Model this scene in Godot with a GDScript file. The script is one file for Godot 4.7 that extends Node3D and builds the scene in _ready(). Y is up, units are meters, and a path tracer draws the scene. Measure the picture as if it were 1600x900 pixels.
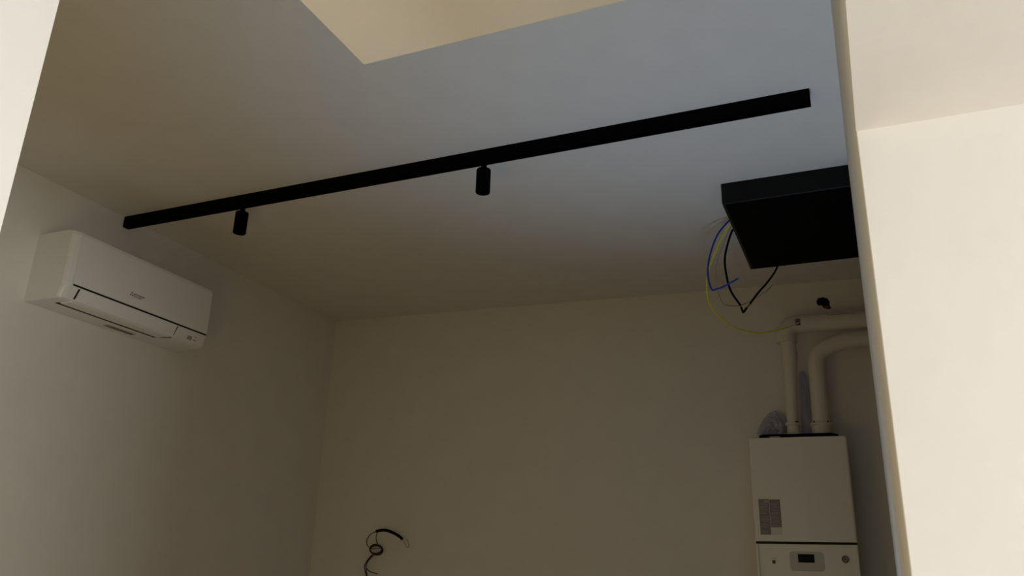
extends Node3D

# ---------- frame of the back wall, which stands a few degrees out of square ----------
const TH := 0.068
const LAMP := Color(0.985, 0.995, 1.0)
const LAMP_ENERGY := 7.85
const GLOBE := Color(1.0, 0.87, 0.48)
const GLOBE_ENERGY := 0.345
const WORK_ENERGY := 1.86
const WALL_O := Vector3(-0.34, 0, -4.537)
var used := {}
var M := {}

func L(u: float, y: float, d: float) -> Vector3:
	return WALL_O + Vector3(cos(TH), 0, -sin(TH)) * u + Vector3(sin(TH), 0, cos(TH)) * d + Vector3(0, y, 0)

# point of a loose wire, measured square to a line through the box
func hung(u: float, y: float, d: float) -> Vector3:
	return Vector3(-0.34 + 0.9968 * u + 0.0801 * d, y, -4.544 - 0.0801 * u + 0.9968 * d)

func _ready():
	# ---------- camera ----------
	var cam := Camera3D.new()
	cam.name = "camera"
	cam.position = Vector3(0, 1.65, 0)
	cam.rotation = Vector3(0.342018, 0.415719, 0.031081)
	cam.fov = 38.09
	cam.near = 0.05
	add_child(cam)
	cam.current = true
	# ---------- sky, exposure ----------
	var env := Environment.new()
	env.background_mode = Environment.BG_COLOR
	env.background_color = Color(0.01, 0.01, 0.012)
	env.tonemap_mode = Environment.TONE_MAPPER_LINEAR
	env.tonemap_exposure = 1.0
	env.sdfgi_enabled = true
	env.ssao_enabled = true
	env.ssil_enabled = true
	var we := WorldEnvironment.new()
	we.name = "environment"
	we.environment = env
	add_child(we)
	materials()
	room()
	lamps()
	air_conditioner()
	track_light()
	hood_box()
	boiler()
	pipes()
	packing()
	box_wires()
	wall_wires()

# ============================ helpers ============================
func numbered(n: String) -> String:
	if not used.has(n):
		used[n] = 0
		return n
	used[n] += 1
	return "%s_%03d" % [n, used[n]]

func mat(c: Color, rough := 0.6, metal := 0.0) -> StandardMaterial3D:
	var m := StandardMaterial3D.new()
	m.albedo_color = c
	m.roughness = rough
	m.metallic = metal
	return m

func noise_image(freq: float, sd: int, oct := 4) -> Image:
	var n := FastNoiseLite.new()
	n.seed = sd
	n.frequency = freq
	n.fractal_octaves = oct
	n.noise_type = FastNoiseLite.TYPE_SIMPLEX_SMOOTH
	return n.get_seamless_image(512, 512)

func plaster(c: Color, sd: int) -> StandardMaterial3D:
	var m := mat(Color.WHITE, 0.92)
	var src := noise_image(0.012, sd, 5)
	var img := Image.create(512, 512, false, Image.FORMAT_RGB8)
	for y in 512:
		for x in 512:
			var v = 1.0 + (src.get_pixel(x, y).r - 0.5) * 0.022
			img.set_pixel(x, y, Color(clampf(c.r * v, 0, 1), clampf(c.g * v, 0, 1), clampf(c.b * v, 0, 1)))
	m.albedo_texture = ImageTexture.create_from_image(img)
	var b := noise_image(0.06, sd + 5, 4)
	b.convert(Image.FORMAT_RGBA8)
	b.bump_map_to_normal_map(1.0)
	m.normal_enabled = true
	m.normal_texture = ImageTexture.create_from_image(b)
	m.normal_scale = 0.12
	m.uv1_triplanar = true
	m.uv1_world_triplanar = true
	m.uv1_scale = Vector3(0.7, 0.7, 0.7)
	return m

func materials():
	M.wall = plaster(Color(0.905, 0.89, 0.862), 3)
	M.ceiling = plaster(Color(0.905, 0.892, 0.87), 11)
	var fl := mat(Color(0.55, 0.48, 0.40), 0.55)
	M.floor = fl
	M.black = mat(Color(0.02, 0.02, 0.021), 0.6)
	M.black_matte = mat(Color(0.022, 0.022, 0.022), 0.8)
	M.black_panel = mat(Color(0.03, 0.031, 0.031), 0.42)
	M.white_plastic = mat(Color(0.92, 0.925, 0.925), 0.38)
	M.white_panel = mat(Color(0.935, 0.94, 0.945), 0.3)
	M.dark_gap = mat(Color(0.07, 0.065, 0.06), 0.8)
	M.enamel = mat(Color(0.90, 0.885, 0.85), 0.35)
	M.pvc = mat(Color(0.86, 0.835, 0.79), 0.5)
	M.pvc_mark = mat(Color(0.46, 0.43, 0.40), 0.6)
	M.grey_print = mat(Color(0.30, 0.30, 0.31), 0.6)
	M.sticker = mat(Color(0.62, 0.62, 0.60), 0.5)
	M.panel_grey = mat(Color(0.74, 0.74, 0.70), 0.4)
	M.screen = mat(Color(0.03, 0.036, 0.032), 0.3)
	M.screen.metallic_specular = 0.2
	M.brown = mat(Color(0.33, 0.25, 0.15), 0.5)
	M.gauge = mat(Color(0.52, 0.50, 0.45), 0.4)
	M.gauge_rim = mat(Color(0.22, 0.20, 0.17), 0.35)
	M.wrap = mat(Color(0.66, 0.66, 0.74), 0.45)
	M.wrap.rim_enabled = true
	M.wrap.rim = 0.2
	M.blue = mat(Color(0.10, 0.22, 0.72), 0.45)
	M.yellow = mat(Color(0.95, 0.93, 0.10), 0.45)
	M.yellow_pale = mat(Color(0.88, 0.86, 0.70), 0.45)
	M.grey_wire = mat(Color(0.62, 0.60, 0.57), 0.5)
	M.brown_wire = mat(Color(0.16, 0.10, 0.07), 0.5)
	M.tape = mat(Color(0.80, 0.79, 0.76), 0.4)
	M.rubble = mat(Color(0.45, 0.30, 0.2), 0.95)
	M.cavity = mat(Color(0.20, 0.18, 0.16), 0.95)
	for k in ["black", "black_matte", "black_panel"]:
		M[k].metallic_specular = 0.12
	M.black_panel.metallic_specular = 0.35
	M.steel = mat(Color(0.62, 0.61, 0.6), 0.35, 0.9)

func commit(st: SurfaceTool, called: String, m: Material, parent: Node3D) -> MeshInstance3D:
	var o := MeshInstance3D.new()
	o.mesh = st.commit()
	o.name = called
	o.material_override = m
	o.cast_shadow = GeometryInstance3D.SHADOW_CASTING_SETTING_ON
	parent.add_child(o, true)
	return o

func mb() -> SurfaceTool:
	var st := SurfaceTool.new()
	st.begin(Mesh.PRIMITIVE_TRIANGLES)
	return st

func thing(called: String, label: String, category: String, at := Vector3.ZERO, turn := 0.0, group := "") -> Node3D:
	var o := Node3D.new()
	o.name = numbered(called)
	add_child(o)
	o.position = at
	o.rotation.y = turn
	tag(o, label, category, group)
	return o

func tag(o: Node, label: String, category: String, group := ""):
	o.set_meta("label", label)
	o.set_meta("category", category)
	if group != "":
		o.set_meta("group", group)

func struct_tag(o: Node, label := "", category := ""):
	o.set_meta("kind", "structure")
	if label != "":
		o.set_meta("label", label)
	if category != "":
		o.set_meta("category", category)

# one triangle, its front turned towards n
func tri(st: SurfaceTool, a: Vector3, b: Vector3, c: Vector3, n: Vector3):
	var g := (b - a).cross(c - a)
	var fn := g.normalized()
	if fn.dot(n) < 0:
		fn = -fn
	st.set_normal(fn)
	if g.dot(n) > 0:
		st.add_vertex(a); st.set_normal(fn); st.add_vertex(c); st.set_normal(fn); st.add_vertex(b)
	else:
		st.add_vertex(a); st.set_normal(fn); st.add_vertex(b); st.set_normal(fn); st.add_vertex(c)

func quad(st: SurfaceTool, a: Vector3, b: Vector3, c: Vector3, d: Vector3, n: Vector3):
	tri(st, a, b, c, n)
	tri(st, a, c, d, n)

# smooth triangle with a normal for each corner
func stri(st: SurfaceTool, a: Vector3, b: Vector3, c: Vector3, na: Vector3, nb: Vector3, nc: Vector3):
	var g := (b - a).cross(c - a)
	if g.length_squared() < 1e-16:
		return
	if g.dot(na + nb + nc) > 0:
		st.set_normal(na); st.add_vertex(a); st.set_normal(nc); st.add_vertex(c); st.set_normal(nb); st.add_vertex(b)
	else:
		st.set_normal(na); st.add_vertex(a); st.set_normal(nb); st.add_vertex(b); st.set_normal(nc); st.add_vertex(c)

# chamfered box from corner lo to corner hi
func cbox(st: SurfaceTool, lo: Vector3, hi: Vector3, c := 0.002):
	var mid := (lo + hi) / 2.0
	var h := (hi - lo) / 2.0
	c = minf(c, minf(h.x, minf(h.y, h.z)) * 0.9)
	var V := func(sx, sy, sz, ax):
		var p := Vector3(sx * h.x, sy * h.y, sz * h.z)
		for k in 3:
			if k != ax:
				p[k] -= signf(p[k]) * c
		return mid + p
	for ax in 3:
		for s in [-1, 1]:
			var q := []
			for w in [[-1, -1], [1, -1], [1, 1], [-1, 1]]:
				var sg := [0, 0, 0]
				sg[ax] = s
				sg[(ax + 1) % 3] = w[0]
				sg[(ax + 2) % 3] = w[1]
				q.append(V.call(sg[0], sg[1], sg[2], ax))
			var n := Vector3.ZERO
			n[ax] = s
			quad(st, q[0], q[1], q[2], q[3], n)
		# edges that run along ax
		var b := (ax + 1) % 3
		var d := (ax + 2) % 3
		for w in [[-1, -1], [1, -1], [1, 1], [-1, 1]]:
			var s0 := [0, 0, 0]
			s0[ax] = -1; s0[b] = w[0]; s0[d] = w[1]
			var s1 := s0.duplicate()
			s1[ax] = 1
			var n := Vector3.ZERO
			n[b] = w[0]; n[d] = w[1]
			quad(st, V.call(s0[0], s0[1], s0[2], b), V.call(s1[0], s1[1], s1[2], b), V.call(s1[0], s1[1], s1[2], d), V.call(s0[0], s0[1], s0[2], d), n)
	for sx in [-1, 1]:
		for sy in [-1, 1]:
			for sz in [-1, 1]:
				tri(st, V.call(sx, sy, sz, 0), V.call(sx, sy, sz, 1), V.call(sx, sy, sz, 2), Vector3(sx, sy, sz))

# a plan (x, z), extruded from y0 to y1
func prism_y(st: SurfaceTool, plan: PackedVector2Array, y0: float, y1: float):
	var t := Geometry2D.triangulate_polygon(plan)
	for i in range(0, t.size(), 3):
		for y in [y0, y1]:
			var n := Vector3(0, -1 if y == y0 else 1, 0)
			tri(st, v3(plan[t[i]], y), v3(plan[t[i + 1]], y), v3(plan[t[i + 2]], y), n)
	var ccw := not Geometry2D.is_polygon_clockwise(plan)
	for i in plan.size():
		var a := plan[i]
		var b := plan[(i + 1) % plan.size()]
		var e := (b - a).normalized()
		var n2 := Vector2(e.y, -e.x) if ccw else Vector2(-e.y, e.x)
		quad(st, v3(a, y0), v3(b, y0), v3(b, y1), v3(a, y1), Vector3(n2.x, 0, n2.y))

func v3(p: Vector2, y: float) -> Vector3:
	return Vector3(p.x, y, p.y)

# turned profile [radius, height] about the y axis at c
func lathe(st: SurfaceTool, c: Vector3, prof: Array, seg := 32):
	for i in prof.size() - 1:
		var r0: float = prof[i][0]
		var y0: float = prof[i][1]
		var r1: float = prof[i + 1][0]
		var y1: float = prof[i + 1][1]
		var e := Vector2(r1 - r0, y1 - y0).normalized()
		for k in seg:
			var a0 := TAU * k / seg
			var a1 := TAU * (k + 1) / seg
			var d0 := Vector3(cos(a0), 0, sin(a0))
			var d1 := Vector3(cos(a1), 0, sin(a1))
			var n0 := (d0 * e.y + Vector3(0, -e.x, 0)).normalized()
			var n1 := (d1 * e.y + Vector3(0, -e.x, 0)).normalized()
			var p00 := c + d0 * r0 + Vector3(0, y0, 0)
			var p01 := c + d1 * r0 + Vector3(0, y0, 0)
			var p10 := c + d0 * r1 + Vector3(0, y1, 0)
			var p11 := c + d1 * r1 + Vector3(0, y1, 0)
			stri(st, p00, p01, p11, n0, n1, n1)
			stri(st, p00, p11, p10, n0, n1, n0)

# smooth curve through the points
func curve(pts: Array, n := 8) -> Array:
	var out := []
	for i in pts.size() - 1:
		var p0: Vector3 = pts[maxi(i - 1, 0)]
		var p1: Vector3 = pts[i]
		var p2: Vector3 = pts[i + 1]
		var p3: Vector3 = pts[mini(i + 2, pts.size() - 1)]
		for k in n:
			var t := float(k) / n
			out.append(p1.cubic_interpolate(p2, p0, p3, t))
	out.append(pts[-1])
	return out

# round bar along a path; rad is one radius or one for each point
func tube(st: SurfaceTool, path: Array, rad, seg := 10):
	var n := path.size()
	var rings := []
	var tan0: Vector3 = (path[1] - path[0]).normalized()
	var up := Vector3.UP if absf(tan0.y) < 0.9 else Vector3.RIGHT
	var nx := tan0.cross(up).normalized()
	for i in n:
		var t: Vector3 = (path[mini(i + 1, n - 1)] - path[maxi(i - 1, 0)]).normalized()
		nx = (nx - t * nx.dot(t)).normalized()
		var ny := t.cross(nx)
		var r: float = rad[i] if rad is Array else rad
		var ring := []
		for k in seg:
			var a := TAU * k / seg
			var dir := nx * cos(a) + ny * sin(a)
			ring.append([path[i] + dir * r, dir])
		rings.append(ring)
	for i in n - 1:
		for k in seg:
			var k2 := (k + 1) % seg
			var a = rings[i][k]; var b = rings[i][k2]; var c = rings[i + 1][k2]; var d = rings[i + 1][k]
			stri(st, a[0], b[0], c[0], a[1], b[1], c[1])
			stri(st, a[0], c[0], d[0], a[1], c[1], d[1])
	for e in [0, n - 1]:
		var nn: Vector3 = (path[0] - path[1]) if e == 0 else (path[n - 1] - path[n - 2])
		for k in seg:
			tri(st, path[e], rings[e][k][0], rings[e][(k + 1) % seg][0], nn)

# rounded rectangle plate lying in the plane x-y, front towards +z
func round_plate(st: SurfaceTool, c: Vector3, w: float, h: float, r: float, t: float):
	var pts := PackedVector2Array()
	for q in [[1, 1, 0.0], [-1, 1, PI / 2], [-1, -1, PI], [1, -1, PI * 1.5]]:
		for k in 6:
			var a: float = q[2] + PI / 2 * k / 5.0
			pts.append(Vector2(q[0] * (w / 2 - r) + cos(a) * r, q[1] * (h / 2 - r) + sin(a) * r))
	for i in pts.size():
		var a := pts[i]
		var b := pts[(i + 1) % pts.size()]
		var m := (a + b) / 2
		var bev := minf(t * 0.4, r * 0.4)
		var ai := a - a.normalized() * bev
		var bi := b - b.normalized() * bev
		var A0 := c + Vector3(a.x, a.y, -t); var B0 := c + Vector3(b.x, b.y, -t)
		var A1 := c + Vector3(a.x, a.y, -bev); var B1 := c + Vector3(b.x, b.y, -bev)
		var A2 := c + Vector3(ai.x, ai.y, 0); var B2 := c + Vector3(bi.x, bi.y, 0)
		var n := Vector3(m.x, m.y, 0)
		quad(st, A0, B0, B1, A1, n)
		quad(st, A1, B1, B2, A2, n.normalized() + Vector3(0, 0, 1))
		tri(st, A2, B2, c, Vector3(0, 0, 1))

# ============================ the setting ============================
func room():
	var st := mb()
	cbox(st, Vector3(-3.6, -0.2, -5.2), Vector3(2.8, 0, 3.2), 0.001)
	struct_tag(commit(st, "floor", M.floor, self))
	st = mb()
	cbox(st, Vector3(-3.6, 3.25, -5.2), Vector3(2.8, 3.45, 3.2), 0.001)
	struct_tag(commit(st, "ceiling", M.ceiling, self), "high pale ceiling of the niche carrying the black light track", "ceiling")
	# lowered ceiling of the near room, and a boxed-in part a little higher
	st = mb()
	prism_y(st, PackedVector2Array([Vector2(0.017, 3.0), Vector2(0.017, -0.889), Vector2(2.6, -0.889), Vector2(2.6, 3.0)]), 2.133, 3.25)
	struct_tag(commit(st, "ceiling_lowered", M.ceiling, self), "bright lowered ceiling meeting the top of the cream partition wall", "ceiling")
	st = mb()
	prism_y(st, PackedVector2Array([Vector2(-0.6009, 3.0), Vector2(-0.6009, -0.8247), Vector2(0.017, -0.8247), Vector2(0.017, 3.0)]), 2.330, 3.25)
	struct_tag(commit(st, "ceiling_boxing", M.ceiling, self), "beige boxed-in ceiling corner jutting below the raised ceiling", "ceiling")
	# partition on the right: bright face towards the lamp, long side towards the niche
	st = mb()
	var c := 0.0009
	prism_y(st, PackedVector2Array([Vector2(0.017 + c, -0.889), Vector2(0.017, -0.889 - c), Vector2(0.017, -3.152 + c), Vector2(0.017 + c, -3.152), Vector2(2.8, -3.152), Vector2(2.8, -0.889)]), 0, 3.25)
	struct_tag(commit(st, "wall_right", M.wall, self), "bright cream partition wall beside the opening to the niche", "wall")
	st = mb()
	cbox(st, Vector3(0.75, 0, -5.2), Vector3(0.95, 3.25, -3.152), 0.001)
	struct_tag(commit(st, "wall_niche_right", M.wall, self))
	st = mb()
	cbox(st, Vector3(-3.4, 0, -5.2), Vector3(-3.175, 3.25, 3.0), 0.001)
	struct_tag(commit(st, "wall_left", M.wall, self), "shaded left wall of the niche that carries the air conditioner", "wall")
	st = mb()
	prism_y(st, PackedVector2Array([Vector2(-0.703 - c, -0.45), Vector2(-0.703, -0.45 + c), Vector2(-0.703, 3.0), Vector2(-0.82, 3.0), Vector2(-0.82, -0.45)]), 0, 3.25)
	struct_tag(commit(st, "wall_entry", M.wall, self), "bright cream end of a wall at the near side of the niche", "wall")
	st = mb()
	cbox(st, Vector3(-3.4, 0, 3.0), Vector3(2.8, 3.25, 3.2), 0.001)
	struct_tag(commit(st, "wall_rear", M.wall, self))
	st = mb()
	cbox(st, Vector3(2.6, 0, -0.889), Vector3(2.8, 2.133, 3.0), 0.001)
	struct_tag(commit(st, "wall_far_right", M.wall, self))
	# back wall with the ragged hole above the flue
	var w := CSGBox3D.new()
	w.name = "wall_back"
	w.size = Vector3(4.8, 3.25, 0.3)
	w.material = M.wall
	w.position = L(-0.9, 1.625, -0.15)
	w.rotation.y = TH
	add_child(w)
	var hole := CSGPolygon3D.new()
	hole.operation = CSGShape3D.OPERATION_SUBTRACTION
	var hp := PackedVector2Array()
	for p in [[760, 165], [790, 128], [850, 120], [905, 140], [930, 185], [925, 235], [944, 265], [915, 280], [870, 272], [838, 252], [815, 222], [790, 228], [765, 205]]:
		# pixels of a close look at the hole, 8 to one of the photograph; 3.16 mm to a pixel on the wall
		hp.append(Vector2(1.06 + (1180.0 + p[0] / 8.0 - 1285.0) * 0.00316, 3.128 - 1.625 - (450.0 + p[1] / 8.0 - 474.0) * 0.00352))
	hole.polygon = hp
	hole.depth = 0.11
	hole.position = Vector3(0, 0, 0.151)
	hole.material = M.cavity
	w.add_child(hole)
	struct_tag(w, "dim back wall of the niche behind the boiler", "wall")
	# what is seen inside the hole
	var t := thing("torn_hole_debris", "broken brick crumbs and cable stub inside the ragged wall hole", "debris", L(0.17, 3.098, -0.022), TH)
	var rs := mb()
	lump(rs, Vector3(0.0, 0.004, 0.0), Vector3(0.034, 0.014, 0.015), 5)
	lump(rs, Vector3(-0.012, 0.024, -0.02), Vector3(0.012, 0.012, 0.01), 8)
	commit(rs, "brick_crumb", M.rubble, t)
	rs = mb()
	tube(rs, curve([Vector3(0.006, 0.03, -0.03), Vector3(0.012, 0.036, -0.012), Vector3(0.022, 0.03, -0.008), Vector3(0.026, 0.018, -0.004)], 5), 0.003, 8)
	commit(rs, "cable_stub", M.grey_print, t)

# rough little stone
func lump(st: SurfaceTool, c: Vector3, r: Vector3, sd: int):
	var rng := RandomNumberGenerator.new()
	rng.seed = sd
	var g := []
	for i in 6:
		var row := []
		for k in 9:
			var th := PI * i / 5.0
			var ph := TAU * k / 9.0
			var f := rng.randf_range(0.75, 1.1)
			if i == 0 or i == 5:
				f = 1.0
			row.append(c + Vector3(sin(th) * cos(ph), cos(th), sin(th) * sin(ph)) * r * f)
		g.append(row)
	for i in 5:
		for k in 9:
			var a: Vector3 = g[i][k]; var b: Vector3 = g[i][(k + 1) % 9]; var d: Vector3 = g[i + 1][(k + 1) % 9]; var e: Vector3 = g[i + 1][k]
			if i > 0:
				tri(st, a, b, d, (a + b + d) / 3.0 - c)
			if i < 4:
				tri(st, a, d, e, (a + d + e) / 3.0 - c)

# ============================ lamps out of view ============================
func lamps():
	# large warm light panel on the far right wall of the near room
	var t := thing("wall_light_panel", "large warm square light panel on the wall of the near room", "lamp", Vector3(2.6, 1.33, 0.42), -PI / 2)
	var st := mb()
	cbox(st, Vector3(-0.54, -0.32, 0.0), Vector3(0.54, 0.32, 0.03), 0.003)
	for q in [[-0.54, -0.32, -0.52, 0.32], [0.52, -0.32, 0.54, 0.32], [-0.52, -0.32, 0.52, -0.3], [-0.52, 0.3, 0.52, 0.32]]:
		cbox(st, Vector3(q[0], q[1], 0.02), Vector3(q[2], q[3], 0.05), 0.002)
	commit(st, "frame", M.white_plastic, t)
	st = mb()
	cbox(st, Vector3(-0.52, -0.3, 0.03), Vector3(0.52, 0.3, 0.042), 0.001)
	var gm := mat(Color(1, 0.97, 0.92), 0.4)
	gm.emission_enabled = true
	gm.emission = LAMP
	gm.emission_energy_multiplier = LAMP_ENERGY * 0.06
	commit(st, "diffuser", gm, t)
	var al := AreaLight3D.new()
	al.name = "panel_glow"
	al.area_size = Vector2(1.04, 0.6)
	al.position = Vector3(0, 0, 0.06)
	al.rotation.y = PI
	al.light_color = LAMP
	al.light_energy = LAMP_ENERGY
	al.area_range = 14.0
	al.area_attenuation = 2.0
	al.shadow_enabled = true
	t.add_child(al)
	# warm globe floor lamp in the bay left of the thin wall
	t = thing("floor_lamp", "warm globe floor lamp behind the thin wall end", "lamp", Vector3(-1.3, 0, -0.38))
	st = mb()
	lathe(st, Vector3.ZERO, [[0, 0], [0.16, 0], [0.16, 0.015], [0.15, 0.022], [0.02, 0.03], [0, 0.03]])
	commit(st, "base", M.black, t)
	st = mb()
	lathe(st, Vector3.ZERO, [[0.011, 0.03], [0.011, 0.92]])
	commit(st, "pole", M.black, t)
	st = mb()
	var prof := []
	for i in 17:
		var a := PI * i / 16.0
		prof.append([0.2 * sin(a), 1.1 - 0.2 * cos(a)])
	lathe(st, Vector3.ZERO, prof)
	gm = mat(Color(1, 0.95, 0.86), 0.4)
	gm.emission_enabled = true
	gm.emission = GLOBE
	gm.emission_energy_multiplier = GLOBE_ENERGY * 0.5
	commit(st, "lamp_shade", gm, t)
	var om := OmniLight3D.new()
	om.name = "lamp_glow"
	om.position = Vector3(0, 1.1, 0)
	om.light_color = GLOBE
	om.light_energy = GLOBE_ENERGY
	om.light_size = 0.2
	om.omni_range = 12.0
	om.omni_attenuation = 2.0
	om.shadow_enabled = true
	t.add_child(om)
	# cool work light standing on the floor of the niche, aimed at the ceiling
	var wl := thing("work_light", "cool white work light on the floor aimed at the ceiling", "lamp", Vector3(-0.25, 0, -2.15))
	st = mb()
	cbox(st, Vector3(-0.15, 0, -0.1), Vector3(0.15, 0.02, 0.1), 0.004)
	commit(st, "foot", M.black, wl)
	st = mb()
	cbox(st, Vector3(-0.2, 0.02, -0.2), Vector3(0.2, 0.09, 0.2), 0.008)
	commit(st, "housing", M.black, wl)
	st = mb()
	cbox(st, Vector3(-0.18, 0.09, -0.18), Vector3(0.18, 0.094, 0.18), 0.001)
	var cm := mat(Color(0.95, 0.97, 1), 0.3)
	cm.emission_enabled = true
	cm.emission = Color(0.75, 0.86, 1.0)
	cm.emission_energy_multiplier = WORK_ENERGY
	commit(st, "lens", cm, wl)
	var sp := SpotLight3D.new()
	sp.name = "beam"
	sp.position = Vector3(0, 0.3, 0)
	sp.rotation = Vector3(PI / 2, 0, 0)
	sp.light_color = Color(0.73, 0.855, 1.0)
	sp.light_energy = WORK_ENERGY
	sp.spot_angle = 38.0
	sp.spot_angle_attenuation = 1.0
	sp.spot_range = 8.0
	sp.spot_attenuation = 2.0
	sp.light_size = 0.18
	sp.shadow_enabled = true
	wl.add_child(sp)

# ============================ air conditioner ============================
# local frame: x runs out from the wall, y up from the underside, z from 0 (far end) to LEN (near end)
func ac_section(inset: float) -> Array:
	# outline of the casing, back to front, from the bottom
	var D := 0.222 - inset
	return [Vector2(0, 0.004), Vector2(0.012, 0.0), Vector2(0.19 - inset, 0.0), Vector2(0.205 - inset * 0.7, 0.006), Vector2(D + 0.006, 0.052), Vector2(D + 0.004, 0.075), Vector2(D, 0.28), Vector2(D - 0.006, 0.293), Vector2(D - 0.02, 0.299), Vector2(0, 0.301)]

func air_conditioner():
	var LEN := 0.822
	var t := thing("air_conditioner", "white wall-mounted split air conditioner on the shaded left wall", "air conditioner", Vector3(-3.175, 2.694, -3.017))
	var st := mb()
	var rows := []
	for q in [[0.0, 0.022], [0.004, 0.012], [0.012, 0.004], [0.026, 0.0], [LEN - 0.026, 0.0], [LEN - 0.012, 0.004], [LEN - 0.004, 0.012], [LEN, 0.022]]:
		var row := []
		for p in ac_section(q[1]):
			row.append(Vector3(p.x, p.y, q[0]))
		rows.append(row)
	var mid := Vector3(0.1, 0.15, LEN / 2)
	for i in rows.size() - 1:
		for k in rows[i].size():
			var k2: int = (k + 1) % rows[i].size()
			var a: Vector3 = rows[i][k]; var b: Vector3 = rows[i][k2]; var c: Vector3 = rows[i + 1][k2]; var d: Vector3 = rows[i + 1][k]
			var n := (a + b + c + d) / 4.0 - mid
			n.z *= 0.3
			quad(st, a, b, c, d, n)
	for e in [0, rows.size() - 1]:
		for k in range(1, rows[e].size() - 1):
			tri(st, rows[e][0], rows[e][k], rows[e][k + 1], Vector3(0, 0, -1 if e == 0 else 1))
	commit(st, "casing", M.white_plastic, t)
	# front panel, a curved sheet with its own thickness, proud of the casing
	st = mb()
	var prof := [Vector2(0.222, 0.0655), Vector2(0.231, 0.0655), Vector2(0.232, 0.09), Vector2(0.2305, 0.18), Vector2(0.2275, 0.276), Vector2(0.222, 0.291), Vector2(0.211, 0.3), Vector2(0.185, 0.304), Vector2(0.185, 0.298)]
	sheet(st, prof, 0.022, LEN - 0.03)
	commit(st, "front_panel", M.white_panel, t)
	# dark seam under the panel
	st = mb()
	cbox(st, Vector3(0.2, 0.058, 0.02), Vector3(0.2285, 0.0655, LEN - 0.036), 0.001)
	commit(st, "panel_seam", M.dark_gap, t)
	# louver flap below
	st = mb()
	prof = [Vector2(0.20, 0.0), Vector2(0.212, 0.0045), Vector2(0.2312, 0.0505), Vector2(0.2312, 0.056), Vector2(0.215, 0.056)]
	sheet(st, prof, 0.212, LEN - 0.072)
	commit(st, "louver", M.white_panel, t)
	# louver end gaps
	for q in [[LEN - 0.071, LEN - 0.064], [0.204, 0.2125]]:
		st = mb()
		sheet(st, [Vector2(0.19, 0.002), Vector2(0.2095, 0.012), Vector2(0.2298, 0.0515), Vector2(0.215, 0.056)], q[0], q[1])
		commit(st, "louver_gap", M.dark_gap, t)
	# slot behind the louver, in the underside
	st = mb()
	cbox(st, Vector3(0.121, -0.0012, 0.236), Vector3(0.1415, 0.02, LEN - 0.052), 0.0006)
	commit(st, "outlet_slot", M.dark_gap, t)
	st = mb()
	cbox(st, Vector3(0.141, -0.003, 0.233), Vector3(0.198, 0.012, LEN - 0.062), 0.0014)
	commit(st, "lower_vane", M.white_plastic, t)
	# gap that runs from the louver's far end to the slot
	st = mb()
	tube(st, [Vector3(0.203, 0.0, 0.2095), Vector3(0.135, -0.0002, 0.236)], 0.0026, 8)
	commit(st, "louver_gap", M.dark_gap, t)
	# bright moulded edge at the near end of the chin
	st = mb()
	tube(st, [Vector3(0.2245, 0.078, LEN - 0.0135), Vector3(0.225, 0.052, LEN - 0.0125), Vector3(0.1975, 0.003, LEN - 0.0125)], 0.0032, 10)
	commit(st, "edge_trim", M.white_panel, t)
	# rating sticker in the underside
	st = mb()
	cbox(st, Vector3(0.045, -0.0008, 0.30), Vector3(0.078, 0.01, 0.462), 0.0003)
	var rs := commit(st, "rating_sticker", M.sticker, t)
	st = mb()
	for i in 4:
		cbox(st, Vector3(0.05 + i * 0.007, -0.0012, 0.31), Vector3(0.053 + i * 0.007, 0.0, 0.45 - 0.02 * (i % 2)), 0.0002)
	commit(st, "print", M.grey_print, rs)
	# receiver window and the two marks beside it
	st = mb()
	cbox(st, Vector3(0.2, 0.016, 0.098), Vector3(0.2185, 0.038, 0.124), 0.001)
	commit(st, "receiver_window", M.sticker, t)
	for q in [0.036, 0.022]:
		st = mb()
		cbox(st, Vector3(0.2, q - 0.002, 0.066), Vector3(0.2185 + (q - 0.03) * 0.35, q + 0.001, 0.086), 0.0005)
		commit(st, "indicator", M.sticker, t)
	# catch on the near end
	st = mb()
	cbox(st, Vector3(0.196, 0.094, LEN - 0.016), Vector3(0.2105, 0.112, LEN - 0.003), 0.002)
	commit(st, "side_catch", M.sticker, t)
	# maker's mark in the middle of the panel: three diamonds and two lines of lettering
	var mk := Node3D.new()
	mk.name = "emblem"
	t.add_child(mk)
	mk.position = Vector3(0.2312, 0.112, 0.452)
	mk.rotation = Vector3(0, PI / 2, 0)
	st = mb()
	for q in [[0.0, 0.0095], [-0.0058, -0.0003], [0.0058, -0.0003]]:
		var o := Vector2(-0.045 + q[0], q[1])
		var w := 0.0033
		var hh := 0.0056
		if q[1] < 0.005:
			w = 0.0056
			hh = 0.0033
		var z := 0.0012
		quad(st, Vector3(o.x - w, o.y, z), Vector3(o.x, o.y + hh, z), Vector3(o.x + w, o.y, z), Vector3(o.x, o.y - hh, z), Vector3(0, 0, 1))
		for e in [[-w, 0.0, 0.0, hh], [0.0, hh, w, 0.0], [w, 0.0, 0.0, -hh], [0.0, -hh, -w, 0.0]]:
			quad(st, Vector3(o.x + e[0], o.y + e[1], z), Vector3(o.x + e[2], o.y + e[3], z), Vector3(o.x + e[2], o.y + e[3], -0.001), Vector3(o.x + e[0], o.y + e[1], -0.001), Vector3(e[0] + e[2], e[1] + e[3], 0))
	commit(st, "mark", M.grey_print, mk)
	lettering("MITSUBISHI", mk, Vector3(-0.034, 0.0015, 0), 0.0105, M.grey_print)
	lettering("ELECTRIC", mk, Vector3(-0.034, -0.0085, 0), 0.0105, M.grey_print)

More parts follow.
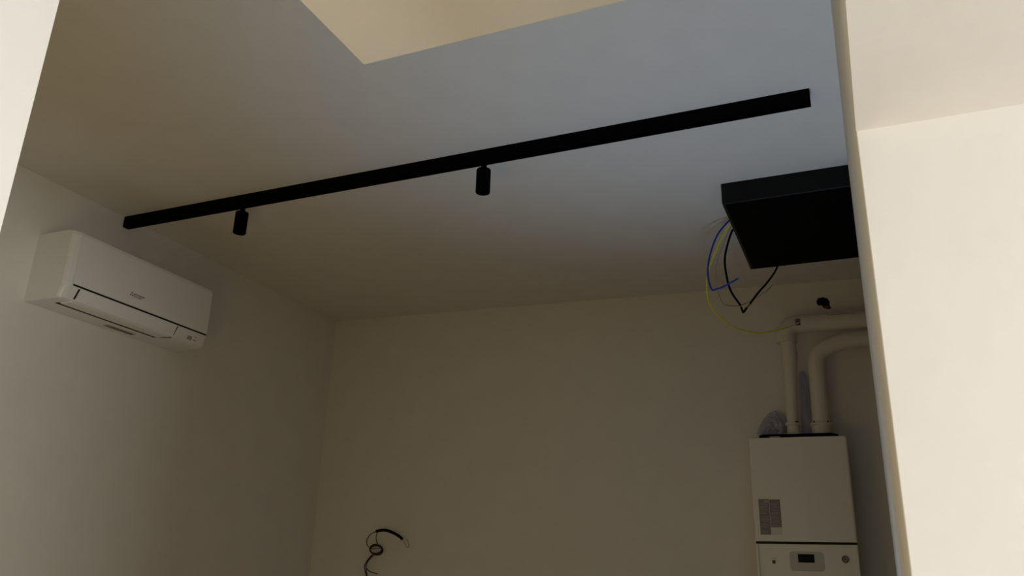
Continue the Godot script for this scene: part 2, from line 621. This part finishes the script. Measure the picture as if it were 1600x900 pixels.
func lettering(s: String, parent: Node3D, at: Vector3, size: float, m: Material):
	var f := SystemFont.new()
	f.font_names = PackedStringArray(["Droid Sans"])
	f.font_weight = 700
	var tm := TextMesh.new()
	tm.text = s
	tm.font = f
	tm.font_size = 32
	tm.pixel_size = size / 32.0
	tm.depth = 0.0016
	tm.horizontal_alignment = HORIZONTAL_ALIGNMENT_LEFT
	tm.vertical_alignment = VERTICAL_ALIGNMENT_BOTTOM
	var o := MeshInstance3D.new()
	o.name = "lettering"
	o.mesh = tm
	o.material_override = m
	o.position = at
	parent.add_child(o, true)

# closed outline in x-y, drawn out from z0 to z1
func sheet(st: SurfaceTool, prof: Array, z0: float, z1: float):
	var pl := PackedVector2Array(prof)
	var ccw := not Geometry2D.is_polygon_clockwise(pl)
	for i in pl.size():
		var a := pl[i]
		var b := pl[(i + 1) % pl.size()]
		var e := (b - a).normalized()
		var n := Vector2(e.y, -e.x) if ccw else Vector2(-e.y, e.x)
		quad(st, Vector3(a.x, a.y, z0), Vector3(b.x, b.y, z0), Vector3(b.x, b.y, z1), Vector3(a.x, a.y, z1), Vector3(n.x, n.y, 0))
	var t := Geometry2D.triangulate_polygon(pl)
	for i in range(0, t.size(), 3):
		for z in [z0, z1]:
			tri(st, Vector3(pl[t[i]].x, pl[t[i]].y, z), Vector3(pl[t[i + 1]].x, pl[t[i + 1]].y, z), Vector3(pl[t[i + 2]].x, pl[t[i + 2]].y, z), Vector3(0, 0, -1 if z == z0 else 1))

# ============================ track with two spots ============================
func track_light():
	var t := thing("light_track", "long black surface-mounted light track across the high ceiling", "light track", Vector3(-3.172, 3.25, -2.608))
	var LEN := 3.094
	var st := mb()
	# channel, open below
	for q in [[-0.017, -0.0125], [0.0125, 0.017]]:
		cbox(st, Vector3(0.004, -0.054, q[0]), Vector3(LEN - 0.004, 0, q[1]), 0.0008)
	cbox(st, Vector3(0.004, -0.022, -0.0126), Vector3(LEN - 0.004, 0, 0.0126), 0.0006)
	commit(st, "channel", M.black, t)
	for x in [0.0, LEN - 0.004]:
		st = mb()
		cbox(st, Vector3(x, -0.054, -0.017), Vector3(x + 0.004, 0, 0.017), 0.0008)
		commit(st, "end_cap", M.black, t)
	st = mb()
	cbox(st, Vector3(0.006, -0.03, -0.003), Vector3(LEN - 0.006, -0.022, 0.003), 0.0005)
	commit(st, "conductor_rail", M.black_matte, t)
	var label := ["small black cylinder spotlight on the track, nearer the air conditioner", "small black cylinder spotlight on the track, nearer the open track end"]
	var proto: Node3D = null
	for i in 2:
		var x: float = [-2.468, -1.287][i]
		var s: Node3D
		if proto == null:
			s = thing("track_spotlight", label[0], "spotlight", Vector3(x, 3.07, -2.608), 0, "spotlights on the black track")
			proto = s
			var a := mb()
			cbox(a, Vector3(-0.03, 0.124, -0.0115), Vector3(0.03, 0.149, 0.0115), 0.001)
			commit(a, "adapter", M.black, s)
			a = mb()
			lathe(a, Vector3.ZERO, [[0.0, 0.094], [0.011, 0.094], [0.011, 0.125], [0.0, 0.125]], 20)
			commit(a, "stem", M.black, s)
			a = mb()
			lathe(a, Vector3.ZERO, [[0.023, 0.004], [0.024, 0.0], [0.0268, 0.0], [0.028, 0.0014], [0.028, 0.096], [0.0265, 0.0985], [0.0, 0.0985]], 40)
			commit(a, "cylinder", M.black, s)
			a = mb()
			lathe(a, Vector3.ZERO, [[0.024, 0.002], [0.017, 0.026], [0.0, 0.026]], 32)
			commit(a, "reflector", M.black_matte, s)
		else:
			s = proto.duplicate()
			s.name = numbered("track_spotlight")
			add_child(s)
			s.position.x = x
			tag(s, label[1], "spotlight", "spotlights on the black track")

# ============================ black ceiling box ============================
func hood_box():
	var t := thing("ceiling_hood", "shallow square black ceiling box above the boiler, loose wires beside it", "hood", Vector3(-0.477, 3.157, -4.0))
	var st := mb()
	cbox(st, Vector3(0, 0.0, 0), Vector3(0.76, 0.093, 0.8), 0.002)
	commit(st, "body", M.black_panel, t)
	st = mb()
	cbox(st, Vector3(0.012, -0.0025, 0.012), Vector3(0.748, 0.004, 0.786), 0.001)
	commit(st, "bottom_panel", M.black, t)
	st = mb()
	cbox(st, Vector3(0.001, -0.0015, 0.796), Vector3(0.759, 0.003, 0.8015), 0.001)
	commit(st, "front_lip", M.black_panel, t)

# ============================ boiler ============================
func boiler():
	# local frame: x along the wall, y up, z out from the wall
	var t := thing("gas_boiler", "white wall-hung gas boiler with a small control screen under the flue pipes", "boiler", L(0, 0, 0), TH)
	var st := mb()
	cbox(st, Vector3(-0.24, 1.56, 0.0), Vector3(0.187, 2.345, 0.3), 0.004)
	commit(st, "body", M.enamel, t)
	# upper cover with a slight fold down its middle
	st = mb()
	var plan := PackedVector2Array([Vector2(-0.249, 0.30), Vector2(-0.249, 0.331), Vector2(-0.2465, 0.337), Vector2(-0.24, 0.34), Vector2(-0.01, 0.3455), Vector2(0.187, 0.34), Vector2(0.193, 0.337), Vector2(0.196, 0.331), Vector2(0.196, 0.06), Vector2(-0.249, 0.06)])
	prism_y(st, plan, 1.8765, 2.3525)
	var top := PackedVector2Array()
	for p in plan:
		top.append(Vector2(-0.0265 + (p.x + 0.0265) * 0.985, p.y - (0.003 if p.y > 0.2 else 0.0)))
	prism_y(st, top, 2.3525, 2.3555)
	commit(st, "upper_cover", M.enamel, t)
	st = mb()
	cbox(st, Vector3(-0.246, 1.866, 0.06), Vector3(0.193, 1.878, 0.334), 0.001)
	commit(st, "seam", M.dark_gap, t)
	# lower control cover with raised side edges
	st = mb()
	cbox(st, Vector3(-0.247, 1.56, 0.06), Vector3(0.194, 1.8675, 0.335), 0.004)
	for x in [-0.2475, 0.181]:
		cbox(st, Vector3(x, 1.56, 0.3), Vector3(x + 0.0135, 1.8655, 0.3415), 0.003)
	var lc := commit(st, "control_cover", M.enamel, t)
	st = mb()
	round_plate(st, Vector3(-0.0275, 1.7915, 0.3375), 0.148, 0.085, 0.016, 0.004)
	var cp := commit(st, "control_panel", M.panel_grey, t)
	st = mb()
	round_plate(st, Vector3(-0.0295, 1.804, 0.339), 0.071, 0.037, 0.002, 0.004)
	commit(st, "screen", M.screen, cp)
	st = mb()
	cbox(st, Vector3(-0.179, 1.779, 0.33), Vector3(-0.165, 1.794, 0.337), 0.001)
	commit(st, "status_window", M.brown, lc)
	st = mb()
	cbox(st, Vector3(-0.184, 1.8015, 0.33), Vector3(-0.16, 1.803, 0.3354), 0.0002)
	commit(st, "printed_line", M.gauge, lc)
	# pressure gauge
	var g := Node3D.new()
	g.name = "pressure_gauge"
	t.add_child(g)
	g.position = Vector3(0.137, 1.803, 0.334)
	g.rotation.x = PI / 2
	st = mb()
	lathe(st, Vector3.ZERO, [[0.0155, 0.0], [0.0155, 0.006], [0.0145, 0.007], [0.0125, 0.0065], [0.0125, 0.003]], 32)
	commit(st, "rim", M.gauge_rim, g)
	st = mb()
	lathe(st, Vector3.ZERO, [[0.0127, 0.004], [0.0, 0.004]], 32)
	commit(st, "dial", M.gauge, g)
	st = mb()
	tube(st, [Vector3(-0.009, 0.0048, -0.006), Vector3(0.009, 0.0048, 0.006)], 0.001, 6)
	commit(st, "needle", M.gauge_rim, g)
	# printed sheet stuck to the cover, two columns
	label_sheet(t, Vector2(-0.222, 1.906), Vector2(-0.1745, 2.068), 1, 1.0)
	label_sheet(t, Vector2(-0.1735, 1.906), Vector2(-0.1245, 2.066), 2, 0.79)
	# black flue plate on top
	st = mb()
	prism_y(st, PackedVector2Array([Vector2(-0.185, 0.08), Vector2(-0.205, 0.12), Vector2(-0.205, 0.2), Vector2(-0.19, 0.235), Vector2(0.13, 0.235), Vector2(0.165, 0.19), Vector2(0.165, 0.12), Vector2(0.15, 0.08)]), 2.354, 2.39)
	commit(st, "flue_plate", M.black, t)
	st = mb()
	cbox(st, Vector3(-0.155, 2.371, 0.236), Vector3(-0.105, 2.378, 0.246), 0.001)
	commit(st, "plate_clip", M.steel, t)
	# flue sockets
	st = mb()
	lathe(st, Vector3(-0.041, 0, 0.165), [[0.0, 2.386], [0.075, 2.389], [0.078, 2.393], [0.04, 2.4], [0.031, 2.405], [0.029, 2.44], [0.0355, 2.442], [0.0355, 2.456], [0.03, 2.458], [0.0, 2.458]], 36)
	var so := commit(st, "flue_socket", M.pvc, t)
	st = mb()
	cbox(st, Vector3(-0.03, 2.4535, 0.185), Vector3(-0.014, 2.458, 0.2), 0.001)
	commit(st, "clip", M.black, so)
	st = mb()
	lathe(st, Vector3(0.09, 0, 0.165), [[0.0, 2.386], [0.046, 2.389], [0.046, 2.435], [0.05, 2.437], [0.05, 2.449], [0.046, 2.452], [0.0, 2.452]], 36)
	so = commit(st, "flue_socket", M.pvc, t)
	for a in [-0.7, 0.75]:
		st = mb()
		cbox(st, Vector3(0.09 + sin(a) * 0.048 - 0.004, 2.4475, 0.165 + cos(a) * 0.046 - 0.004), Vector3(0.09 + sin(a) * 0.048 + 0.004, 2.4545, 0.165 + cos(a) * 0.046 + 0.006), 0.001)
		commit(st, "clip", M.black, so)

func label_sheet(t: Node3D, lo: Vector2, hi: Vector2, sd: int, part: float):
	var w := 96
	var h := 256
	var img := Image.create(w, h, false, Image.FORMAT_RGB8)
	img.fill(Color(0.84, 0.82, 0.78))
	var rng := RandomNumberGenerator.new()
	rng.seed = sd
	img.fill_rect(Rect2i(0, 0, w, int(h * part)), Color(0.50, 0.47, 0.46))
	if sd == 1:
		img.fill_rect(Rect2i(w / 2, 8, w / 2, 20), Color(0.62, 0.60, 0.58))
	var y := 30
	while y < h * part - 14:
		var x0 := 12 if sd == 1 else 8
		var shade := rng.randf_range(0.56, 0.68)
		if rng.randf() < 0.22:
			shade = 0.36
		img.fill_rect(Rect2i(x0, y, rng.randi_range(w / 2, w - x0 - 6), 3), Color(shade, shade * 0.98, shade * 0.96))
		y += rng.randi_range(6, 11)
	var m := mat(Color.WHITE, 0.5)
	m.albedo_texture = ImageTexture.create_from_image(img)
	# the cover is folded: follow its front
	var z0 := 0.34 + (lo.x + 0.24) * (0.0055 / 0.23) + 0.0005
	var z1 := 0.34 + (hi.x + 0.24) * (0.0055 / 0.23) + 0.0005
	var st := mb()
	var P := [Vector3(lo.x, lo.y, z0), Vector3(hi.x, lo.y, z1), Vector3(hi.x, hi.y, z1), Vector3(lo.x, hi.y, z0)]
	var UV := [Vector2(0, 1), Vector2(1, 1), Vector2(1, 0), Vector2(0, 0)]
	for k in [0, 2, 1, 0, 3, 2]:
		st.set_normal(Vector3(0, 0, 1))
		st.set_uv(UV[k])
		st.add_vertex(P[k])
	for k in 4:
		var a: Vector3 = P[k]; var b: Vector3 = P[(k + 1) % 4]
		var back := Vector3(0, 0, -0.0006)
		st.set_uv(Vector2(0.5, 0.99))
		tri(st, a, b, b + back, (a + b) / 2 - (P[0] + P[2]) / 2)
		tri(st, a, b + back, a + back, (a + b) / 2 - (P[0] + P[2]) / 2)
	commit(st, "label_sheet", m, t)

# ============================ flue pipes ============================
func ring_seg(st: SurfaceTool, a: Vector3, b: Vector3, r: float):
	var d := (b - a)
	tube(st, [a, a + d * 0.12, a + d * 0.88, b], [r * 0.94, r, r, r * 0.94], 32)

func pipes():
	var d := 0.165
	# exhaust: tapered riser, elbow and a run through to the right
	var t := thing("flue_pipe", "white flue pipe with tapered riser, square elbow and printed mark", "pipe", L(0, 0, 0), TH)
	var st := mb()
	tube(st, [Vector3(-0.041, 2.452, d), Vector3(-0.04, 2.55, d), Vector3(-0.034, 2.7, d), Vector3(-0.03, 2.79, d), Vector3(-0.029, 2.81, d)], [0.0275, 0.029, 0.033, 0.0375, 0.0375], 32)
	commit(st, "riser", M.pvc, t)
	for q in [[2.786, 2.796, 0.0388], [2.806, 2.824, 0.0405]]:
		st = mb()
		ring_seg(st, Vector3(-0.03, q[0], d), Vector3(-0.03, q[1], d), q[2])
		commit(st, "collar", M.pvc, t)
	st = mb()
	var path := [Vector3(-0.03, 2.82, d), Vector3(-0.032, 2.86, d), Vector3(-0.033, 2.885, d)]
	tube(st, path, [0.037, 0.037, 0.037], 32)
	commit(st, "elbow_socket", M.pvc, t)
	st = mb()
	var ep := [Vector3(-0.036, 2.878, d), Vector3(-0.036, 2.897, d)]
	for i in 10:
		var a := PI / 2 * (i + 1) / 10.0
		ep.append(Vector3(0.029 - 0.065 * cos(a), 2.9025 + 0.065 * sin(a), d))
	ep.append(Vector3(0.056, 2.968, d))
	tube(st, ep, 0.0485, 36)
	commit(st, "elbow", M.pvc, t)
	st = mb()
	ring_seg(st, Vector3(-0.036, 2.872, d), Vector3(-0.036, 2.884, d), 0.051)
	commit(st, "collar", M.pvc, t)
	st = mb()
	ring_seg(st, Vector3(0.05, 2.968, d), Vector3(0.062, 2.968, d), 0.0505)
	commit(st, "collar", M.pvc, t)
	st = mb()
	tube(st, [Vector3(0.055, 2.968, d), Vector3(0.97, 2.972, d)], 0.046, 36)
	commit(st, "run", M.pvc, t)
	st = mb()
	cbox(st, Vector3(0.17, 2.993, d + 0.036), Vector3(0.3, 2.9955, d + 0.0395), 0.0005)
	commit(st, "printed_line", M.pvc_mark, t)
	# printed square on the elbow
	st = mb()
	cbox(st, Vector3(0.012, 2.948, d + 0.04), Vector3(0.038, 2.984, d + 0.0487), 0.001)
	var pm := commit(st, "printed_mark", M.pvc_mark, t)
	st = mb()
	for i in 3:
		cbox(st, Vector3(0.015 + i * 0.0075, 2.951, d + 0.045), Vector3(0.0195 + i * 0.0075, 2.959 + (i % 2) * 0.02, d + 0.0492), 0.0004)
	commit(st, "print", M.grey_print, pm)
	# intake: straight riser with a wide bend to the right
	t = thing("flue_pipe", "plain white flue pipe with a wide slanting bend behind the partition", "pipe", L(0, 0, 0), TH)
	st = mb()
	tube(st, [Vector3(0.0905, 2.448, d), Vector3(0.0965, 2.72, d)], 0.0405, 36)
	commit(st, "riser", M.pvc, t)
	st = mb()
	tube(st, curve([Vector3(0.0962, 2.70, d), Vector3(0.097, 2.755, d), Vector3(0.112, 2.805, d), Vector3(0.152, 2.834, d), Vector3(0.21, 2.857, d), Vector3(0.29, 2.871, d)], 6), 0.0425, 36)
	commit(st, "bend", M.pvc, t)
	st = mb()
	tube(st, [Vector3(0.285, 2.8705, d), Vector3(0.97, 2.885, d)], 0.041, 36)
	commit(st, "run", M.pvc, t)
	st = mb()
	ring_seg(st, Vector3(0.283, 2.8705, d), Vector3(0.302, 2.871, d), 0.044)
	commit(st, "collar", M.pvc, t)

# ============================ wrapping left on the boiler ============================
func crumple(st: SurfaceTool, outline: Array, d0: float, depth: float, sd: int):
	# a puffed, creased bag: the outline in (u, y), its middle pushed out towards the room
	var rng := RandomNumberGenerator.new()
	rng.seed = sd
	var n := outline.size()
	var c := Vector2.ZERO
	for p in outline:
		c += p
	c /= n
	var rings := []
	for i in 5:
		var f := 1.0 - i * 0.22
		var row := []
		for k in n:
			var p: Vector2 = c + (outline[k] - c) * f
			var z := d0 + depth * (1.0 - f * f) + (rng.randf_range(-0.3, 0.3) * depth if i > 0 else 0.0)
			row.append(Vector3(p.x + rng.randf_range(-0.004, 0.004), p.y + rng.randf_range(-0.004, 0.004) * (1 if i > 0 else 0), z))
		rings.append(row)
	var mid := Vector3(c.x, c.y, d0 + depth)
	for i in 4:
		for k in n:
			var k2 := (k + 1) % n
			quad(st, rings[i][k], rings[i][k2], rings[i + 1][k2], rings[i + 1][k], Vector3(0, 0, 1))
	for k in n:
		tri(st, rings[4][k], rings[4][(k + 1) % n], mid, Vector3(0, 0, 1))
	# the back
	for k in n:
		tri(st, rings[0][k], rings[0][(k + 1) % n], Vector3(c.x, c.y, d0 - depth * 0.3), Vector3(0, 0, -1))

func packing():
	var t := thing("plastic_bag", "crumpled bluish grey plastic bag lying on top of the boiler", "bag", L(0, 0, 0), TH)
	var st := mb()
	crumple(st, [Vector2(-0.225, 2.357), Vector2(-0.228, 2.42), Vector2(-0.21, 2.47), Vector2(-0.185, 2.50), Vector2(-0.16, 2.535), Vector2(-0.12, 2.548), Vector2(-0.085, 2.52), Vector2(-0.06, 2.47), Vector2(-0.06, 2.40), Vector2(-0.09, 2.357)], 0.04, 0.028, 7)
	commit(st, "sheet", M.wrap, t)
	st = mb()
	crumple(st, [Vector2(-0.235, 2.357), Vector2(-0.24, 2.40), Vector2(-0.225, 2.425), Vector2(-0.205, 2.415), Vector2(-0.198, 2.38), Vector2(-0.2, 2.357)], 0.1, 0.02, 9)
	commit(st, "twisted_corner", M.pvc, t)
	t = thing("plastic_sleeve", "tall folded grey plastic sleeve standing between the two flue pipes", "plastic sleeve", L(0, 0, 0), TH)
	st = mb()
	crumple(st, [Vector2(-0.005, 2.357), Vector2(-0.004, 2.5), Vector2(-0.002, 2.65), Vector2(0.006, 2.735), Vector2(0.03, 2.748), Vector2(0.05, 2.72), Vector2(0.052, 2.6), Vector2(0.053, 2.45), Vector2(0.053, 2.357)], 0.06, 0.012, 21)
	commit(st, "sheet", M.wrap, t)

# ============================ wires ============================
func box_wires():
	# each: points on the wall's frame (u, y, distance from the wall)
	var start := Vector3(-0.474, 3.205, -3.52)
	var blue := [start, hung(-0.225, 3.235, 1.0), hung(-0.291, 3.167, 1.0), hung(-0.333, 3.063, 1.0), hung(-0.346, 2.972, 1.0), hung(-0.333, 2.905, 1.0), hung(-0.31, 2.905, 1.0), hung(-0.283, 2.912, 1.0), hung(-0.218, 2.945, 1.0)]
	var t := thing("blue_wire", "blue insulated wire looping down from the black ceiling box", "wire")
	var st := mb()
	tube(st, curve(blue, 8), 0.0042, 10)
	commit(st, "insulation", M.blue, t)
	st = mb()
	tube(st, [hung(-0.219, 2.9445, 1.0), hung(-0.211, 2.9485, 1.0)], 0.002, 8)
	commit(st, "bare_end", M.steel, t)
	# earth wire, a long loop that ends before the flue elbow
	var px := [[1140, 352, 1.0], [1122, 385, 0.97], [1108, 420, 0.92], [1104, 440, 0.86], [1106, 465, 0.8], [1115, 485, 0.72], [1140, 507, 0.62], [1165, 517, 0.53], [1190, 520, 0.45], [1215, 516, 0.38], [1235, 510, 0.32], [1248, 504, 0.28]]
	var tab := [[-0.239, 3.202, -0.257, 3.333], [-0.295, 3.105, -0.317, 3.228], [-0.339, 3.002, -0.366, 3.116], [-0.352, 2.943, -0.379, 3.052], [-0.351, 2.867, -0.379, 2.97], [-0.329, 2.806, -0.355, 2.904], [-0.265, 2.738, -0.286, 2.829], [-0.201, 2.704, -0.215, 2.793], [-0.136, 2.691, -0.145, 2.779], [-0.07, 2.698, -0.074, 2.787], [-0.018, 2.71, -0.018, 2.8], [0.017, 2.726, 0.021, 2.817]]
	var yel := [start + Vector3(0, -0.01, -0.01)]
	for i in tab.size():
		var d: float = px[i][2]
		var f := (1.0 - d) / 0.3
		yel.append(hung(lerpf(tab[i][0], tab[i][2], f), lerpf(tab[i][1], tab[i][3], f), d))
	var yc := curve(yel, 8)
	t = thing("earth_wire", "thin yellow-green earth wire hanging in a wide loop towards the flue elbow", "wire")
	st = mb()
	tube(st, yc.slice(0, yc.size() - 9), 0.0034, 10)
	commit(st, "insulation", M.yellow, t)
	st = mb()
	tube(st, yc.slice(yc.size() - 10), 0.0028, 10)
	commit(st, "pale_end", M.yellow_pale, t)
	# black cable: down in an arc, a taped point at the bottom, and up behind the box
	tab = [[-0.233, 3.167, -0.25, 3.295], [-0.267, 3.056, -0.287, 3.175], [-0.266, 2.965, -0.287, 3.076], [-0.251, 2.889, -0.27, 2.993], [-0.215, 2.821, -0.231, 2.92], [-0.206, 2.788, -0.221, 2.884], [-0.18, 2.818, -0.193, 2.917], [-0.136, 2.873, -0.146, 2.976], [-0.093, 2.919, -0.099, 3.027], [-0.055, 2.975, -0.057, 3.087]]
	var bd := [1.0, 0.97, 0.92, 0.86, 0.8, 0.78, 0.74, 0.66, 0.57, 0.47]
	var P := []
	for i in tab.size():
		var f: float = (1.0 - bd[i]) / 0.3
		P.append(hung(lerpf(tab[i][0], tab[i][2], f), lerpf(tab[i][1], tab[i][3], f), bd[i]))
	t = thing("black_cable", "black cable hanging in a pointed loop below the black ceiling box", "cable")
	st = mb()
	var down := curve([start + Vector3(0.0, -0.015, -0.03), P[0], P[1], P[2], P[3], P[4]], 8)
	tube(st, down, 0.0048, 10)
	commit(st, "cable", M.black, t)
	st = mb()
	var knee := [P[4].lerp(P[5], 0.25), P[5] + Vector3(-0.001, 0.004, 0), P[5] + Vector3(0.003, 0.002, 0), P[5].lerp(P[6], 0.6)]
	tube(st, curve(knee, 4), 0.005, 10)
	commit(st, "cable", M.black, t)
	st = mb()
	var up := curve([P[6].lerp(P[7], 0.12), P[7], P[8], P[9], P[9] + Vector3(0.03, 0.09, -0.02), Vector3(-0.3, 3.24, -4.06)], 8)
	tube(st, up, 0.0048, 10)
	commit(st, "cable", M.black, t)
	for q in [[P[4], knee[0]], [knee[3], P[6].lerp(P[7], 0.12)]]:
		st = mb()
		tube(st, [q[0], q[1]], 0.0032, 8)
		commit(st, "pale_tape", M.pvc_mark, t)
	# grey wire beside it
	tab = [[-0.237, 3.189, -0.255, 3.319], [-0.304, 3.029, -0.328, 3.146], [-0.312, 2.939, -0.336, 3.048], [-0.301, 2.872, -0.325, 2.975], [-0.284, 2.832, -0.306, 2.932], [-0.247, 2.821, -0.266, 2.919], [-0.207, 2.823, -0.222, 2.922], [-0.138, 2.856, -0.147, 2.957], [-0.102, 2.876, -0.108, 2.98], [-0.076, 2.903, -0.08, 3.009]]
	bd = [1.0, 0.95, 0.9, 0.86, 0.83, 0.79, 0.74, 0.68, 0.65, 0.62]
	var G := [start + Vector3(0, 0, -0.03)]
	for i in tab.size():
		var f: float = (1.0 - bd[i]) / 0.3
		G.append(hung(lerpf(tab[i][0], tab[i][2], f), lerpf(tab[i][1], tab[i][3], f), bd[i]))
	t = thing("grey_wire", "thin grey wire curling beside the black hanging cable", "wire")
	st = mb()
	var gc := curve(G, 8)
	tube(st, gc.slice(0, gc.size() - 22), 0.0022, 8)
	commit(st, "insulation", M.grey_wire, t)
	st = mb()
	tube(st, gc.slice(gc.size() - 23), 0.003, 8)
	commit(st, "stripped_end", M.tape, t)

func wall_wires():
	var t := thing("wire_coil", "thin brown wires coiled and tied in a ring on the back wall", "wire", L(0, 0, 0), TH)
	var P := func(u, y, d): return Vector3(u, y, d)
	var st := mb()
	tube(st, curve([P.call(-2.392, 1.922, 0.05), P.call(-2.354, 1.9275, 0.06), P.call(-2.317, 1.9265, 0.065), P.call(-2.273, 1.913, 0.065), P.call(-2.236, 1.894, 0.06), P.call(-2.216, 1.8795, 0.06)], 6), 0.0085, 12)
	commit(st, "black_sleeve", M.black, t)
	st = mb()
	tube(st, curve([P.call(-2.217, 1.88, 0.06), P.call(-2.203, 1.862, 0.06), P.call(-2.184, 1.836, 0.06), P.call(-2.175, 1.838, 0.06), P.call(-2.173, 1.849, 0.06), P.call(-2.182, 1.872, 0.06), P.call(-2.19, 1.879, 0.06)], 6), 0.0024, 8)
	commit(st, "pale_end", M.grey_wire, t)
	for q in [[[-2.392, 1.921, 0.05], [-2.43, 1.908, 0.04], [-2.458, 1.877, 0.035], [-2.455, 1.85, 0.035], [-2.439, 1.834, 0.04]], [[-2.385, 1.918, 0.05], [-2.393, 1.89, 0.045], [-2.392, 1.87, 0.04], [-2.384, 1.851, 0.04]]]:
		st = mb()
		var pts := []
		for p in q:
			pts.append(P.call(p[0], p[1], p[2]))
		tube(st, curve(pts, 6), 0.0025, 8)
		commit(st, "wire", M.brown_wire, t)
	# the ring: three turns
	for k in 3:
		st = mb()
		var pts := []
		for i in 33:
			var a := TAU * i / 32.0
			pts.append(P.call(-2.3885 + (0.0425 - k * 0.003) * cos(a) + 0.002 * k, 1.8205 + (0.028 - k * 0.0025) * sin(a + 0.15 * k) - 0.25 * 0.02 * cos(a), 0.04 + 0.006 * k))
		tube(st, pts, 0.0042, 8)
		commit(st, "coil", M.brown_wire, t)
	st = mb()
	tube(st, curve([P.call(-2.425, 1.824, 0.04), P.call(-2.39, 1.826, 0.042), P.call(-2.355, 1.832, 0.04)], 6), 0.002, 8)
	commit(st, "wire", M.brown_wire, t)
	for q in [[[-2.408, 1.793, 0.04], [-2.44, 1.765, 0.03], [-2.457, 1.736, 0.02], [-2.455, 1.70, 0.015], [-2.449, 1.66, 0.012], [-2.448, 1.5, 0.006]], [[-2.415, 1.79, 0.045], [-2.445, 1.755, 0.04], [-2.462, 1.725, 0.03], [-2.456, 1.69, 0.02], [-2.451, 1.65, 0.012], [-2.45, 1.5, 0.006]], [[-2.398, 1.79, 0.045], [-2.428, 1.762, 0.045], [-2.444, 1.735, 0.045], [-2.438, 1.715, 0.045], [-2.412, 1.698, 0.045], [-2.385, 1.692, 0.045], [-2.366, 1.689, 0.045]]]:
		st = mb()
		var pts := []
		for p in q:
			pts.append(P.call(p[0], p[1], p[2]))
		tube(st, curve(pts, 6), 0.0026, 8)
		commit(st, "wire", M.brown_wire, t)
